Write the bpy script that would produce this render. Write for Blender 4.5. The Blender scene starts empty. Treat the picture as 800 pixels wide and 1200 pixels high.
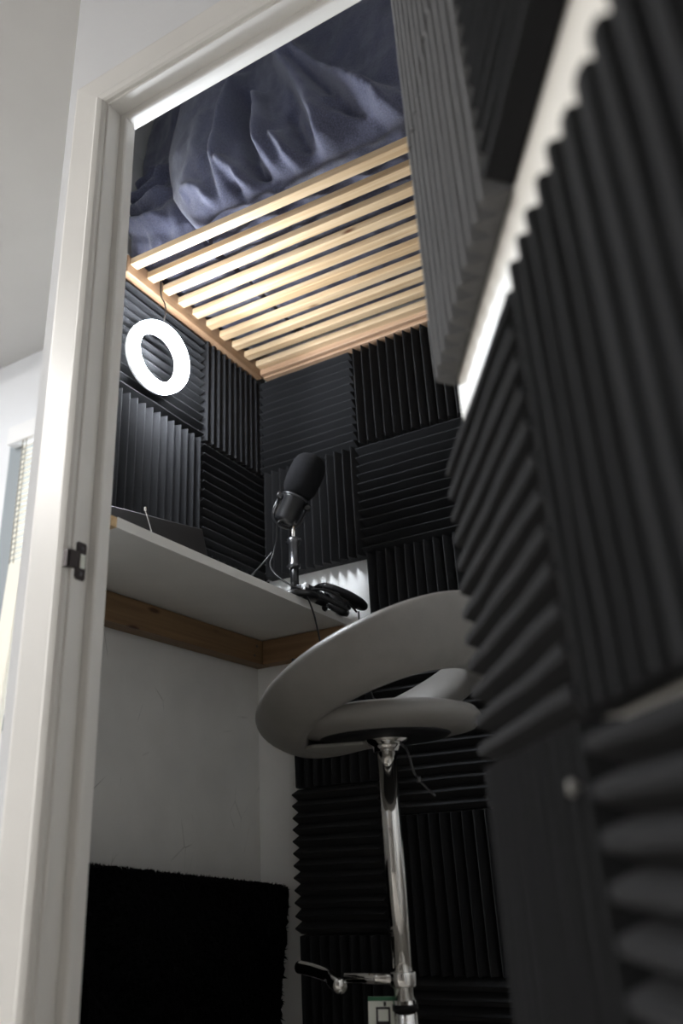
import bpy, bmesh, math, random
from mathutils import Vector, Matrix, noise
random.seed(7)
C = bpy.context.scene.collection
PI = math.pi
H = 0.60            # everything is built with the camera at z = 0, then lifted by H above the floor
V = Vector

# ---------------------------------------------------------------- materials
def mat(name, col, rough=0.6, metal=0.0, bump=0.0, bscale=200.0, var=0.0, vscale=6.0, sheen=0.0, spec=0.5, stretch=None):
    m = bpy.data.materials.new(name); m.use_nodes = True
    nt = m.node_tree; b = nt.nodes['Principled BSDF']
    b.inputs['Base Color'].default_value = (*col, 1)
    b.inputs['Roughness'].default_value = rough
    b.inputs['Metallic'].default_value = metal
    b.inputs['Specular IOR Level'].default_value = spec
    if sheen: b.inputs['Sheen Weight'].default_value = sheen
    tc = nt.nodes.new('ShaderNodeTexCoord')
    src = tc.outputs['Object']
    if stretch:
        mp = nt.nodes.new('ShaderNodeMapping'); mp.inputs['Scale'].default_value = stretch
        nt.links.new(src, mp.inputs['Vector']); src = mp.outputs['Vector']
    if var:
        n = nt.nodes.new('ShaderNodeTexNoise'); n.inputs['Scale'].default_value = vscale; n.inputs['Detail'].default_value = 5
        nt.links.new(src, n.inputs['Vector'])
        r = nt.nodes.new('ShaderNodeValToRGB')
        r.color_ramp.elements[0].position = 0.3; r.color_ramp.elements[1].position = 0.7
        r.color_ramp.elements[0].color = (*[c*(1-var) for c in col], 1)
        r.color_ramp.elements[1].color = (*[min(1, c*(1+var)) for c in col], 1)
        nt.links.new(n.outputs['Fac'], r.inputs['Fac']); nt.links.new(r.outputs['Color'], b.inputs['Base Color'])
    if bump:
        n2 = nt.nodes.new('ShaderNodeTexNoise'); n2.inputs['Scale'].default_value = bscale; n2.inputs['Detail'].default_value = 4
        nt.links.new(src, n2.inputs['Vector'])
        bp = nt.nodes.new('ShaderNodeBump'); bp.inputs['Strength'].default_value = bump; bp.inputs['Distance'].default_value = 0.002
        nt.links.new(n2.outputs['Fac'], bp.inputs['Height']); nt.links.new(bp.outputs['Normal'], b.inputs['Normal'])
    return m

def emit(name, col, s):
    m = bpy.data.materials.new(name); m.use_nodes = True
    nt = m.node_tree; nt.nodes.clear()
    e = nt.nodes.new('ShaderNodeEmission'); e.inputs[0].default_value = (*col, 1); e.inputs[1].default_value = s
    o = nt.nodes.new('ShaderNodeOutputMaterial'); nt.links.new(e.outputs[0], o.inputs[0])
    return m

def wood(name, c1, c2, axis=0, rough=0.5):
    m = bpy.data.materials.new(name); m.use_nodes = True
    nt = m.node_tree; b = nt.nodes['Principled BSDF']; b.inputs['Roughness'].default_value = rough
    tc = nt.nodes.new('ShaderNodeTexCoord'); mp = nt.nodes.new('ShaderNodeMapping')
    sc = [70, 70, 70]; sc[axis] = 2.5
    mp.inputs['Scale'].default_value = sc
    nt.links.new(tc.outputs['Object'], mp.inputs['Vector'])
    n = nt.nodes.new('ShaderNodeTexNoise'); n.inputs['Scale'].default_value = 1.0; n.inputs['Detail'].default_value = 6; n.inputs['Distortion'].default_value = 0.6
    nt.links.new(mp.outputs['Vector'], n.inputs['Vector'])
    r = nt.nodes.new('ShaderNodeValToRGB'); r.color_ramp.elements[0].position = 0.35; r.color_ramp.elements[1].position = 0.62
    r.color_ramp.elements[0].color = (*c2, 1); r.color_ramp.elements[1].color = (*c1, 1)
    nt.links.new(n.outputs['Fac'], r.inputs['Fac'])
    # scattered knots
    vo = nt.nodes.new('ShaderNodeTexVoronoi'); vo.inputs['Scale'].default_value = 1.0
    mk = nt.nodes.new('ShaderNodeMapping'); ks = [16, 16, 16]; ks[axis] = 5
    mk.inputs['Scale'].default_value = ks
    nt.links.new(tc.outputs['Object'], mk.inputs['Vector']); nt.links.new(mk.outputs['Vector'], vo.inputs['Vector'])
    kr = nt.nodes.new('ShaderNodeValToRGB'); kr.color_ramp.elements[0].position = 0.05; kr.color_ramp.elements[1].position = 0.12
    kr.color_ramp.elements[0].color = (0.25, 0.12, 0.06, 1); kr.color_ramp.elements[1].color = (1, 1, 1, 1)
    nt.links.new(vo.outputs['Distance'], kr.inputs['Fac'])
    mx = nt.nodes.new('ShaderNodeMix'); mx.data_type = 'RGBA'; mx.blend_type = 'MULTIPLY'; mx.inputs[0].default_value = 1.0
    nt.links.new(r.outputs['Color'], mx.inputs[6]); nt.links.new(kr.outputs['Color'], mx.inputs[7])
    nt.links.new(mx.outputs[2], b.inputs['Base Color'])
    return m

M = dict(
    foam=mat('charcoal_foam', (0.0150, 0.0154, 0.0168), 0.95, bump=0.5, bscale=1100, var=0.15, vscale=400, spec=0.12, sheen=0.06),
    foamlit=mat('lightened_foam', (0.13, 0.131, 0.133), 0.95, bump=0.5, bscale=1100, var=0.1, vscale=400, spec=0.2, sheen=0.07),  # foam colour raised to stand in for light on two upper door tiles
    plaster=mat('white_plaster', (0.62, 0.612, 0.59), 0.85, bump=0.25, bscale=60, var=0.05, vscale=9),
    backwall=mat('fresh_white_wall', (0.86, 0.86, 0.85), 0.8, bump=0.2, bscale=70, var=0.03, vscale=9),
    roomwall=mat('painted_room_wall', (0.76, 0.77, 0.79), 0.85, bump=0.15, bscale=80, var=0.02, vscale=4),
    roomdim=mat('dimmed_room_wall', (0.22, 0.21, 0.20), 0.85, bump=0.15, bscale=80, var=0.02, vscale=4),  # unseen walls darkened to cut the light they bounce
    ceil=mat('white_ceiling_paint', (0.50, 0.495, 0.485), 0.9, bump=0.1, bscale=80, var=0.02),
    gloss=mat('white_gloss_paint', (0.80, 0.785, 0.755), 0.42, bump=0.08, bscale=30, var=0.03, vscale=5),
    doorp=mat('white_door_paint', (0.80, 0.77, 0.71), 0.4, bump=0.05, bscale=40),
    carpet=mat('pale_carpet', (0.42, 0.40, 0.37), 0.95, bump=1.0, bscale=300, var=0.3, vscale=120),
    pine=wood('pine_slats', (0.56, 0.42, 0.265), (0.44, 0.30, 0.165), 0),
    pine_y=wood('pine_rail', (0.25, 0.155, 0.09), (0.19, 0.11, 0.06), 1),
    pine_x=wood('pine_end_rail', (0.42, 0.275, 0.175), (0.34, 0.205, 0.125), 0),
    batten_y=wood('brown_batten', (0.22, 0.135, 0.065), (0.165, 0.095, 0.042), 1),
    batten_x=wood('brown_batten_across', (0.27, 0.165, 0.085), (0.20, 0.115, 0.055), 0),
    raw=wood('raw_chipboard', (0.62, 0.44, 0.24), (0.48, 0.32, 0.16), 0),
    laminate=mat('grey_white_laminate', (0.72, 0.71, 0.68), 0.5, var=0.05, vscale=7),
    edging=mat('white_edging', (0.70, 0.69, 0.66), 0.45),
    duvet=mat('navy_cotton', (0.070, 0.073, 0.112), 0.95, bump=0.9, bscale=700, var=0.35, vscale=300, sheen=0.3, spec=0.2),
    black=mat('black_plastic', (0.006, 0.006, 0.007), 0.5, spec=0.2),
    satin=mat('satin_black_metal', (0.010, 0.010, 0.011), 0.3),
    mesh=mat('black_mic_foam', (0.010, 0.010, 0.011), 1.0, spec=0.08, bump=1.0, bscale=600, var=0.4, vscale=500),
    steel=mat('dark_steel', (0.10, 0.10, 0.105), 0.3, 0.8),
    chrome=mat('chrome', (0.78, 0.77, 0.75), 0.07, 1.0),
    leather=mat('taupe_leather', (0.185, 0.177, 0.166), 0.42, bump=0.25, bscale=500, var=0.05, vscale=30),
    under=mat('grey_vinyl_underside', (0.22, 0.215, 0.20), 0.6),
    white=mat('white_plastic', (0.8, 0.8, 0.8), 0.4),
    fur=mat('black_pile', (0.0035, 0.0035, 0.004), 1.0, spec=0.05),
    cable=mat('black_cable', (0.010, 0.010, 0.011), 0.4),
    card=mat('white_card', (0.72, 0.74, 0.68), 0.6),
    ink=mat('black_ink', (0.015, 0.012, 0.014), 0.6),
    green=mat('green_print', (0.03, 0.14, 0.07), 0.6),
    bronze=mat('dark_bronze', (0.035, 0.028, 0.028), 0.35, 0.7),
    greyframe=mat('grey_window_frame', (0.26, 0.29, 0.31), 0.5),
    blind=mat('cream_blind', (0.78, 0.75, 0.66), 0.6),
    cord=mat('brown_cord', (0.18, 0.15, 0.10), 0.8),
    ring=emit('ring_glow', (0.88, 0.93, 1.0), 232.0),
    lamp=emit('fill_glow', (1.0, 0.982, 0.96), 275.0),  # added unseen fill lamp, lights the door frame and door
    lamp2=emit('fill_glow_cool', (0.93, 0.96, 1.0), 34.0),  # added unseen fill lamp, brightens the window wall
)
# small scuffs and specks worn into the booth wall
pn = M['plaster'].node_tree; pb = pn.nodes['Principled BSDF']; old = pb.inputs['Base Color'].links[0].from_socket
tc = pn.nodes.new('ShaderNodeTexCoord'); mp = pn.nodes.new('ShaderNodeMapping'); mp.inputs['Scale'].default_value = (9, 9, 5); mp.inputs['Rotation'].default_value = (0.5, 0.3, 0.2)
vo = pn.nodes.new('ShaderNodeTexVoronoi'); vo.feature = 'DISTANCE_TO_EDGE'; vo.inputs['Scale'].default_value = 1.3
ns_ = pn.nodes.new('ShaderNodeTexNoise'); ns_.inputs['Scale'].default_value = 9.0; ns_.inputs['Detail'].default_value = 3
r1 = pn.nodes.new('ShaderNodeValToRGB'); r1.color_ramp.elements[0].position = 0.0; r1.color_ramp.elements[1].position = 0.012
r1.color_ramp.elements[0].color = (1, 1, 1, 1); r1.color_ramp.elements[1].color = (0, 0, 0, 1)
r2 = pn.nodes.new('ShaderNodeValToRGB'); r2.color_ramp.elements[0].position = 0.56; r2.color_ramp.elements[1].position = 0.66
ml = pn.nodes.new('ShaderNodeMath'); ml.operation = 'MULTIPLY'
m2 = pn.nodes.new('ShaderNodeMath'); m2.operation = 'MULTIPLY'; m2.inputs[1].default_value = 0.55
mx = pn.nodes.new('ShaderNodeMix'); mx.data_type = 'RGBA'
pn.links.new(tc.outputs['Object'], mp.inputs['Vector']); pn.links.new(mp.outputs['Vector'], vo.inputs['Vector']); pn.links.new(tc.outputs['Object'], ns_.inputs['Vector'])
pn.links.new(vo.outputs['Distance'], r1.inputs['Fac']); pn.links.new(ns_.outputs['Fac'], r2.inputs['Fac'])
pn.links.new(r1.outputs['Color'], ml.inputs[0]); pn.links.new(r2.outputs['Color'], ml.inputs[1]); pn.links.new(ml.outputs[0], m2.inputs[0])
pn.links.new(m2.outputs[0], mx.inputs[0]); pn.links.new(old, mx.inputs[6]); mx.inputs[7].default_value = (0.16, 0.15, 0.14, 1); pn.links.new(mx.outputs[2], pb.inputs['Base Color'])
gm = bpy.data.materials.new('window_glass'); gm.use_nodes = True
gb = gm.node_tree.nodes['Principled BSDF']; gb.inputs['Transmission Weight'].default_value = 1.0
gb.inputs['Roughness'].default_value = 0.0; gb.inputs['IOR'].default_value = 1.0; gb.inputs['Base Color'].default_value = (1, 1, 1, 1)
M['glass'] = gm

# ---------------------------------------------------------------- helpers
def obj(name, bm, m, parent=None, smooth=False, bevel=0.0, seg=2, sub=0):
    me = bpy.data.meshes.new(name)
    bmesh.ops.recalc_face_normals(bm, faces=bm.faces[:])
    bm.to_mesh(me); bm.free()
    o = bpy.data.objects.new(name, me); C.objects.link(o)
    if m: me.materials.append(m)
    if smooth:
        for p in me.polygons: p.use_smooth = True
    if bevel:
        b = o.modifiers.new('bevel', 'BEVEL'); b.width = bevel; b.segments = seg; b.limit_method = 'ANGLE'
    if sub:
        s = o.modifiers.new('subsurf', 'SUBSURF'); s.levels = sub; s.render_levels = sub
    if parent is not None: setpar(o, parent)
    return o

def origin(p):
    v = V(p.location)
    while p.parent: p = p.parent; v = V(p.location)
    return v

def setpar(o, p):
    o.parent = p
    if p.parent is None: o.matrix_parent_inverse = Matrix.Translation(-V(p.location))
    return o

def tag(o, label, cat, group=None, kind=None):
    o['label'] = label; o['category'] = cat
    if group: o['group'] = group
    if kind: o['kind'] = kind
    return o

def thing(name, label, cat, loc, group=None):
    o = bpy.data.objects.new(name, None); C.objects.link(o); o.location = loc
    return tag(o, label, cat, group)

def struct(o): o['kind'] = 'structure'; return o

def box(bm, x0, x1, y0, y1, z0, z1, mx=None):
    vs = [bm.verts.new((x, y, z)) for z in (z0, z1) for y in (y0, y1) for x in (x0, x1)]
    for f in ((0, 2, 3, 1), (4, 5, 7, 6), (0, 1, 5, 4), (2, 6, 7, 3), (0, 4, 6, 2), (1, 3, 7, 5)):
        bm.faces.new([vs[i] for i in f])
    if mx is not None:
        for v in vs: v.co = mx @ v.co
    return vs

def prism(bm, pts, z0, z1):
    a = [bm.verts.new((p[0], p[1], z0)) for p in pts]; b = [bm.verts.new((p[0], p[1], z1)) for p in pts]
    n = len(pts)
    bm.faces.new(a[::-1]); bm.faces.new(b)
    for i in range(n): bm.faces.new((a[i], a[(i+1) % n], b[(i+1) % n], b[i]))

def tube(bm, pts, r, seg=10, closed=False):
    pts = [V(p) for p in pts]; n = len(pts); rings = []
    nrm = None
    for i in range(n):
        if closed: t = (pts[(i+1) % n] - pts[i-1]).normalized()
        else: t = (pts[min(i+1, n-1)] - pts[max(i-1, 0)]).normalized()
        if nrm is None:
            nrm = t.orthogonal().normalized()
        else:
            nrm = (nrm - t*nrm.dot(t)).normalized()
        bn = t.cross(nrm)
        rr = r[i] if isinstance(r, (list, tuple)) else r
        rings.append([bm.verts.new(pts[i] + (nrm*math.cos(2*PI*k/seg) + bn*math.sin(2*PI*k/seg))*rr) for k in range(seg)])
    for i in range(n if closed else n-1):
        a, b = rings[i], rings[(i+1) % n]
        if closed and i == n-1:   # align seam
            best = min(range(seg), key=lambda s: sum((a[k].co - b[(k+s) % seg].co).length for k in range(seg)))
            b = [b[(k+best) % seg] for k in range(seg)]
        for k in range(seg): bm.faces.new((a[k], a[(k+1) % seg], b[(k+1) % seg], b[k]))
    if not closed: bm.faces.new(rings[0][::-1]); bm.faces.new(rings[-1])

def lathe(bm, prof, seg=32, mx=None):
    mx = mx or Matrix.Identity(4); rings = []
    for r, z in prof:
        if r < 1e-6: rings.append([bm.verts.new(mx @ V((0, 0, z)))])
        else: rings.append([bm.verts.new(mx @ V((r*math.cos(2*PI*k/seg), r*math.sin(2*PI*k/seg), z))) for k in range(seg)])
    for a, b in zip(rings, rings[1:]):
        for k in range(seg):
            k2 = (k+1) % seg
            if len(a) == 1 and len(b) == 1: continue
            if len(a) == 1: bm.faces.new((a[0], b[k2], b[k]))
            elif len(b) == 1: bm.faces.new((a[k], a[k2], b[0]))
            else: bm.faces.new((a[k], a[k2], b[k2], b[k]))
    if len(rings[0]) > 1: bm.faces.new(rings[0][::-1])
    if len(rings[-1]) > 1: bm.faces.new(rings[-1])

def smooth_path(pts, n=10, closed=False):
    pts = [V(p) for p in pts]; out = []; m = len(pts)
    for i in range(m if closed else m-1):
        g = (lambda k: pts[k % m]) if closed else (lambda k: pts[max(0, min(m-1, k))])
        p0, p1, p2, p3 = g(i-1), g(i), g(i+1), g(i+2)
        for k in range(n):
            t = k/n
            out.append(0.5*((2*p1) + (p2-p0)*t + (2*p0-5*p1+4*p2-p3)*t*t + (3*p1-p0-3*p2+p3)*t**3))
    if not closed: out.append(pts[-1])
    return out

def axis_mx(o, z, x=None):
    z = V(z).normalized(); x = V(x) if x is not None else z.orthogonal()
    x = (x - z*x.dot(z)).normalized(); y = z.cross(x)
    m = Matrix((x, y, z)).transposed().to_4x4(); m.translation = V(o); return m

# ---------------------------------------------------------------- acoustic foam tiles
PITCH = 0.0254; BASE = 0.022; DEPTH = 0.050
def foam(o, u, n, w, h, ridges, label, group, BASE=BASE, DEPTH=DEPTH, mm=None, tip=0.06):
    """o: lower corner on the wall, u: unit direction along the wall, n: outward normal, ridges 'H' or 'V'."""
    o, u, n = V(o), V(u).normalized(), V(n).normalized(); z = V((0, 0, 1))
    g = 0.0012
    if ridges == 'H': acr, L, ln, W = z, w-2*g, u, h-2*g
    else: acr, L, ln, W = u, h-2*g, z, w-2*g
    org = o + u*g + z*g
    cnt = max(1, round(W/PITCH)); p = W/cnt
    prof = [(0, 0.0008)]
    for i in range(cnt):
        a = i*p
        prof += [(a, BASE), (a+p*(0.5-tip), DEPTH-0.0012), (a+p*0.5, DEPTH), (a+p*(0.5+tip), DEPTH-0.0012)]
    prof += [(W, BASE), (W, 0.0008)]
    bm = bmesh.new(); S = 9; rows = []
    sd = random.random()*50
    for s in range(S):
        t = L*s/(S-1); r = []
        for k, (a, d) in enumerate(prof):
            j = noise.noise(V((sd+a*30, t*14, sd))) * 0.0014 if d > BASE+0.005 else 0
            e = noise.noise(V((sd+a*60, sd, 3.1))) * 0.0016 if s in (0, S-1) and d > 0.01 else 0
            r.append(bm.verts.new(org + acr*(a+j) + ln*(t+e) + n*(d+j*0.6)))
        rows.append(r)
    for a, b in zip(rows, rows[1:]):
        for k in range(len(prof)-1): bm.faces.new((a[k], a[k+1], b[k+1], b[k]))
        bm.faces.new((a[-1], a[0], b[0], b[-1]))
    bm.faces.new(rows[0][::-1]); bm.faces.new(rows[-1])
    ob = obj('acoustic_foam_tile', bm, mm or M['foam'])
    c = o + u*w/2 + z*h/2 + n*0.02
    ob.data.transform(Matrix.Translation(-c)); ob.location = c
    return tag(ob, label, 'foam tile', group)

XW, YB = -1.182, 1.727      # booth left wall, booth back wall
XF, YF = XW + DEPTH, YB - DEPTH
R1, R2, R3, R4 = 0.982, 0.679, 0.376, 0.071
GL, GB, GD = 'foam tiles on the left booth wall', 'foam tiles on the back booth wall', 'foam tiles on the open door'
def left(y0, y1, z0, z1, o, lab): foam((XW, y1, z0), (0, -1, 0), (1, 0, 0), y1-y0, z1-z0, o, lab, GL)
def back(x0, x1, z0, z1, o, lab): foam((x0, YB, z0), (1, 0, 0), (0, -1, 0), x1-x0, z1-z0, o, lab, GB)
left(1.125, 1.430, R1, 1.284, 'H', 'charcoal foam tile with horizontal ridges directly behind the glowing ring light')
left(1.430, 1.727, R1, 1.284, 'V', 'charcoal foam tile with upright ridges under the bed rail, right of the ring light')
left(1.125, 1.430, R2, R1, 'V', 'charcoal foam tile with upright ridges directly below the ring light')
left(1.430, 1.727, R2, R1, 'H', 'charcoal foam tile with horizontal ridges left of the microphone, on the left wall')
left(1.125, 1.430, 0.537, R2, 'H', 'cut strip of charcoal foam behind the black laptop on the desk')
left(1.430, 1.727, 0.537, R2, 'V', 'cut strip of charcoal foam on the desk in the far left corner')
back(XF, -0.835, R1, 1.282, 'H', 'charcoal foam tile with horizontal ridges in the back wall corner under the slats')
back(-0.835, -0.530, R1, 1.278, 'V', 'charcoal foam tile with upright ridges at the top of the back wall beside the door')
back(-0.530, -0.225, R1, 1.275, 'H', 'charcoal foam tile at the top of the back wall, hidden behind the door')
back(XF, -0.835, R2, R1, 'V', 'charcoal foam tile with upright ridges directly behind the microphone')
back(-0.835, -0.530, R2, R1, 'H', 'charcoal foam tile with horizontal ridges right of the microphone')
back(-0.530, -0.225, R2, R1, 'V', 'charcoal foam tile in the middle back wall row, behind the door edge')
back(-0.835, -0.530, R3, R2, 'V', 'charcoal foam tile with upright ridges right of the bare white wall gap')
back(-0.530, -0.225, R3, R2, 'H', 'charcoal foam tile low on the back wall, behind the door edge')
back(-0.835, -0.530, R4, R3, 'H', 'charcoal foam tile with horizontal ridges seen through the stool back')
back(-0.530, -0.225, R4, R3, 'V', 'charcoal foam tile on the back wall behind the stool, covered by the door')
back(-1.060, -0.838, 0.146, 0.451, 'V', 'charcoal foam tile with upright ridges right under the desk batten')
back(-1.060, -0.838, -0.159, 0.146, 'H', 'charcoal foam tile with horizontal ridges beside the bare strip of wall under the desk')
back(-1.060, -0.838, -0.464, -0.159, 'V', 'charcoal foam tile with upright ridges behind the stool footrest')
back(-0.835, -0.530, -0.234, R4, 'V', 'charcoal foam tile with upright ridges behind the chrome stool column')
back(-0.835, -0.530, -0.539, -0.234, 'H', 'charcoal foam tile near the floor behind the stool column')

# ---------------------------------------------------------------- door leaf and its foam
P0 = V((-0.25, 0.715, 0)); DD = V((0.511, -0.859, 0)).normalized(); DN = V((-0.859, -0.511, 0)).normalized()
def dpt(u, w, z): return P0 + DD*u + DN*w + V((0, 0, z))
DMX = Matrix((DD, DN, V((0, 0, 1)))).transposed().to_4x4(); DMX.translation = P0
DT = 0.026
bm = bmesh.new(); box(bm, -0.022, 0.64, -DT-0.038, -DT, -0.59, 1.27, DMX)
door = struct(obj('door_1', bm, M['doorp'], bevel=0.003))
def dfoam(u0, u1, z0, z1, o, lab, mm=None, tip=0.17): return foam(dpt(u1, -DT, z0), -DD, DN, u1-u0, z1-z0, o, lab, GD, 0.003, DT, mm, tip)
dfoam(-0.018, 0.275, 0.066, 0.375, 'H', 'charcoal foam tile with slanting level ridges on the door beside the stool back')
dfoam(0.275, 0.408, 0.0645, 0.378, 'V', 'narrow charcoal foam tile with upright ridges on the door, beside the level ridged one')
dfoam(0.408, 0.640, 0.0635, 0.370, 'V', 'big blurred charcoal foam tile with upright ridges nearest the camera on the door', None, 0.27)
dfoam(-0.010, 0.282, -0.239, 0.0645, 'V', 'flat looking grey foam tile low on the door with a pale pin')
dfoam(0.282, 0.640, -0.239, 0.0625, 'H', 'blurred foam tile with thick level ridges at the bottom right of the photo')
dfoam(-0.018, 0.275, -0.544, -0.241, 'H', 'charcoal foam tile at the foot of the door, lower hinge side')
dfoam(0.275, 0.580, -0.544, -0.241, 'V', 'charcoal foam tile at the foot of the door, handle side')
dfoam(-0.030, 0.262, 0.474, 0.815, 'V', 'foam tile with its colour lightened as if lit, hanging above the white gap on the hinge side of the door', M['foamlit'])
dfoam(0.262, 0.567, 0.476, 0.781, 'H', 'dark foam tile above the white gap on the near part of the door')
dfoam(-0.030, 0.275, 0.818, 1.123, 'V', 'foam tile with its colour lightened as if lit, at the top of the door above a dotted seam', M['foamlit'])
dfoam(0.275, 0.580, 0.818, 1.123, 'H', 'dark foam tile at the top near corner of the door')
pin = thing('push_pin', 'small pale push pin stuck in the low grey foam tile on the door', 'pin', dpt(0.257, -0.001, 0.028))
bm = bmesh.new(); lathe(bm, [(0, 0.004), (0.0040, 0.003), (0.0046, 0.001), (0.0040, 0.0), (0.0014, -0.0006), (0.0007, -0.012), (0, -0.014)], 16, axis_mx(dpt(0.257, 0.001, 0.028), DN)); obj('pin_head', bm, M['under'], pin, True)

# ---------------------------------------------------------------- room shell
CZ = 2.05
bm = bmesh.new(); box(bm, -3.9, 1.0, -2.4, 2.3, -H-0.1, -H); struct(obj('floor', bm, M['carpet']))
bm = bmesh.new(); box(bm, -3.9, 1.0, -2.4, 2.3, CZ, CZ+0.1); struct(obj('ceiling', bm, M['ceil']))
bm = bmesh.new(); box(bm, -1.30, 0.2, YB, YB+0.08, -H, CZ); struct(obj('wall_back', bm, M['backwall']))
bm = bmesh.new()      # left booth wall with the splayed piece that runs to the door frame
box(bm, XW-0.055, XW, 1.10, YB, -H, CZ)
struct(obj('wall_left', bm, M['plaster']))
bm = bmesh.new(); prism(bm, [(XW, 1.10), (-0.905, 0.836), (-0.957, 0.836), (XW-0.055, 1.10)], -H, CZ)
struct(obj('wall_splay', bm, M['plaster']))
bm = bmesh.new(); box(bm, -0.05, 0.03, 0.836, YB, -H, CZ); struct(obj('wall_right', bm, M['plaster']))
# wall around the doorway
bm = bmesh.new()
box(bm, -0.957, -0.8525, 0.775, 0.836, -H, CZ); box(bm, -0.8525, -0.194, 0.775, 0.836, 1.3135, CZ); box(bm, -0.194, 0.62, 0.775, 0.836, -H, CZ)
struct(obj('wall_front', bm, M['roomwall']))
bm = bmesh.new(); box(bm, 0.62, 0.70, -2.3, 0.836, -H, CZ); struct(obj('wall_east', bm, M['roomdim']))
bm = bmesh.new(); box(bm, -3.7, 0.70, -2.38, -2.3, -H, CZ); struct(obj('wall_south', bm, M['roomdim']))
bm = bmesh.new(); box(bm, -3.78, -3.7, -2.38, 2.05, -H, CZ); struct(obj('wall_west', bm, M['roomwall']))
WY = 1.966; WX0, WX1, WZ0, WZ1 = -2.545, -1.60, 0.46, 1.694
bm = bmesh.new()
box(bm, -3.7, WX0, WY, WY+0.08, -H, CZ); box(bm, WX1, -1.237, WY, WY+0.08, -H, CZ)
box(bm, WX0, WX1, WY, WY+0.08, -H, WZ0); box(bm, WX0, WX1, WY, WY+0.08, WZ1, CZ)
struct(obj('wall_north', bm, M['roomwall']))

# door frame: left post, header, right post, each one moulded profile
def profile(bm, prof, a, b, fn):
    r0 = [bm.verts.new(fn(p, a(p))) for p in prof]; r1 = [bm.verts.new(fn(p, b(p))) for p in prof]
    n = len(prof)
    for i in range(n): bm.faces.new((r0[i], r0[(i+1) % n], r1[(i+1) % n], r1[i]))
    bm.faces.new(r0[::-1]); bm.faces.new(r1)
# (d, y): d grows from the outer edge of the casing into the opening, measured from the casing's inner edge at d = 0
PRO = [(-0.080, 0.7755), (-0.080, 0.766), (-0.077, 0.7625), (-0.072, 0.7615), (-0.020, 0.7595), (-0.015, 0.7575), (-0.010, 0.7585), (-0.005, 0.7600), (-0.001, 0.7640), (0.0, 0.7690),
       (0.0035, 0.7690), (0.0045, 0.7705), (0.0045, 0.8000), (0.0165, 0.8000), (0.0190, 0.8020), (0.0200, 0.8050), (0.0200, 0.8140), (0.0045, 0.8160), (0.0045, 0.8380), (-0.006, 0.8380), (-0.006, 0.7755)]
XJ, ZJ, XR = -0.8465, 1.3075, -0.200
bm = bmesh.new(); profile(bm, PRO, lambda p: -H, lambda p: ZJ - p[0], lambda p, z: V((XJ+p[0], p[1], z)))
t1 = struct(obj('trim_1', bm, M['gloss']))
bm = bmesh.new(); profile(bm, PRO, lambda p: XJ + p[0], lambda p: XR - p[0], lambda p, x: V((x, p[1], ZJ-p[0])))
struct(obj('trim_2', bm, M['gloss']))
bm = bmesh.new(); profile(bm, PRO, lambda p: -H, lambda p: ZJ - p[0], lambda p, z: V((XR-p[0], p[1], z)))
struct(obj('trim_3', bm, M['gloss']))
# strike plate let into the post
sp = bmesh.new()
xs = XJ + 0.0045
def plate_pts():
    out = []
    for k in range(24):
        a = 2*PI*k/24
        out.append((0.784 + 0.0095*max(-1, min(1, 1.5*math.cos(a))), 0.407 + 0.0285*max(-1, min(1, 1.25*math.sin(a)))))
    return out
pp = plate_pts()
a = [sp.verts.new((xs+0.0003, y, z)) for y, z in pp]; b = [sp.verts.new((xs+0.0022, y, z)) for y, z in pp]
hole = [(0.779, 0.397), (0.7895, 0.397), (0.7895, 0.417), (0.779, 0.417)]
sp.faces.new(a[::-1]); sp.faces.new(b)
for i in range(24): sp.faces.new((a[i], a[(i+1) % 24], b[(i+1) % 24], b[i]))
box(sp, xs-0.006, xs+0.0030, 0.7620, 0.7765, 0.394, 0.420); box(sp, xs-0.010, xs+0.0005, 0.7600, 0.7640, 0.394, 0.420)
plate = obj('strike_plate', sp, M['bronze'], t1, bevel=0.0008)
sp = bmesh.new(); box(sp, xs+0.0012, xs+0.0036, 0.7815, 0.7905, 0.396, 0.417); k = obj('latch_opening', sp, M['card'], plate); k['label'] = 'pale worn latch opening'
for zz in (0.388, 0.426):
    sp = bmesh.new(); lathe(sp, [(0, 0.0032), (0.0026, 0.0030), (0.0032, 0.0016), (0.0032, 0)], 12, axis_mx((xs+0.0008, 0.784, zz), (1, 0, 0))); obj('screw', sp, M['steel'], plate)

# ---------------------------------------------------------------- window, blind and things in the room beyond
bm = bmesh.new()
for x0, x1, z0, z1 in ((WX0, WX0+0.100, WZ0, WZ1), (WX1-0.045, WX1, WZ0, WZ1), (WX0+0.100, WX1-0.045, WZ1-0.022, WZ1), (WX0+0.100, WX1-0.045, WZ0, WZ0+0.045)):
    box(bm, x0, x1, WY-0.016, WY+0.07, z0, z1)
win = struct(obj('window_1', bm, M['greyframe'], bevel=0.003))
bm = bmesh.new(); box(bm, WX0+0.04, WX1-0.04, WY+0.05, WY+0.055, WZ0+0.04, WZ1-0.025); obj('pane', bm, M['glass'], win)
bl = thing('venetian_blind', 'cream venetian blind with ladder cords in the window left of the door frame', 'blind', (-2.05, WY, WZ1-0.03))
bm = bmesh.new(); box(bm, WX0+0.035, WX1-0.02, WY-0.060, WY-0.018, WZ1-0.105, WZ1-0.026); obj('headrail', bm, M['white'], bl, bevel=0.003)
bm = bmesh.new()
zz = WZ1-0.125; ns = 0
while zz > WZ0+0.07:
    mx = Matrix.Translation((0, WY-0.036, zz)) @ Matrix.Rotation(math.radians(62), 4, 'X')
    box(bm, WX0+0.104, WX1-0.03, -0.0135, 0.0135, -0.0006, 0.0006, mx); zz -= 0.0225; ns += 1
obj('slats', bm, M['blind'], bl)
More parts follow.
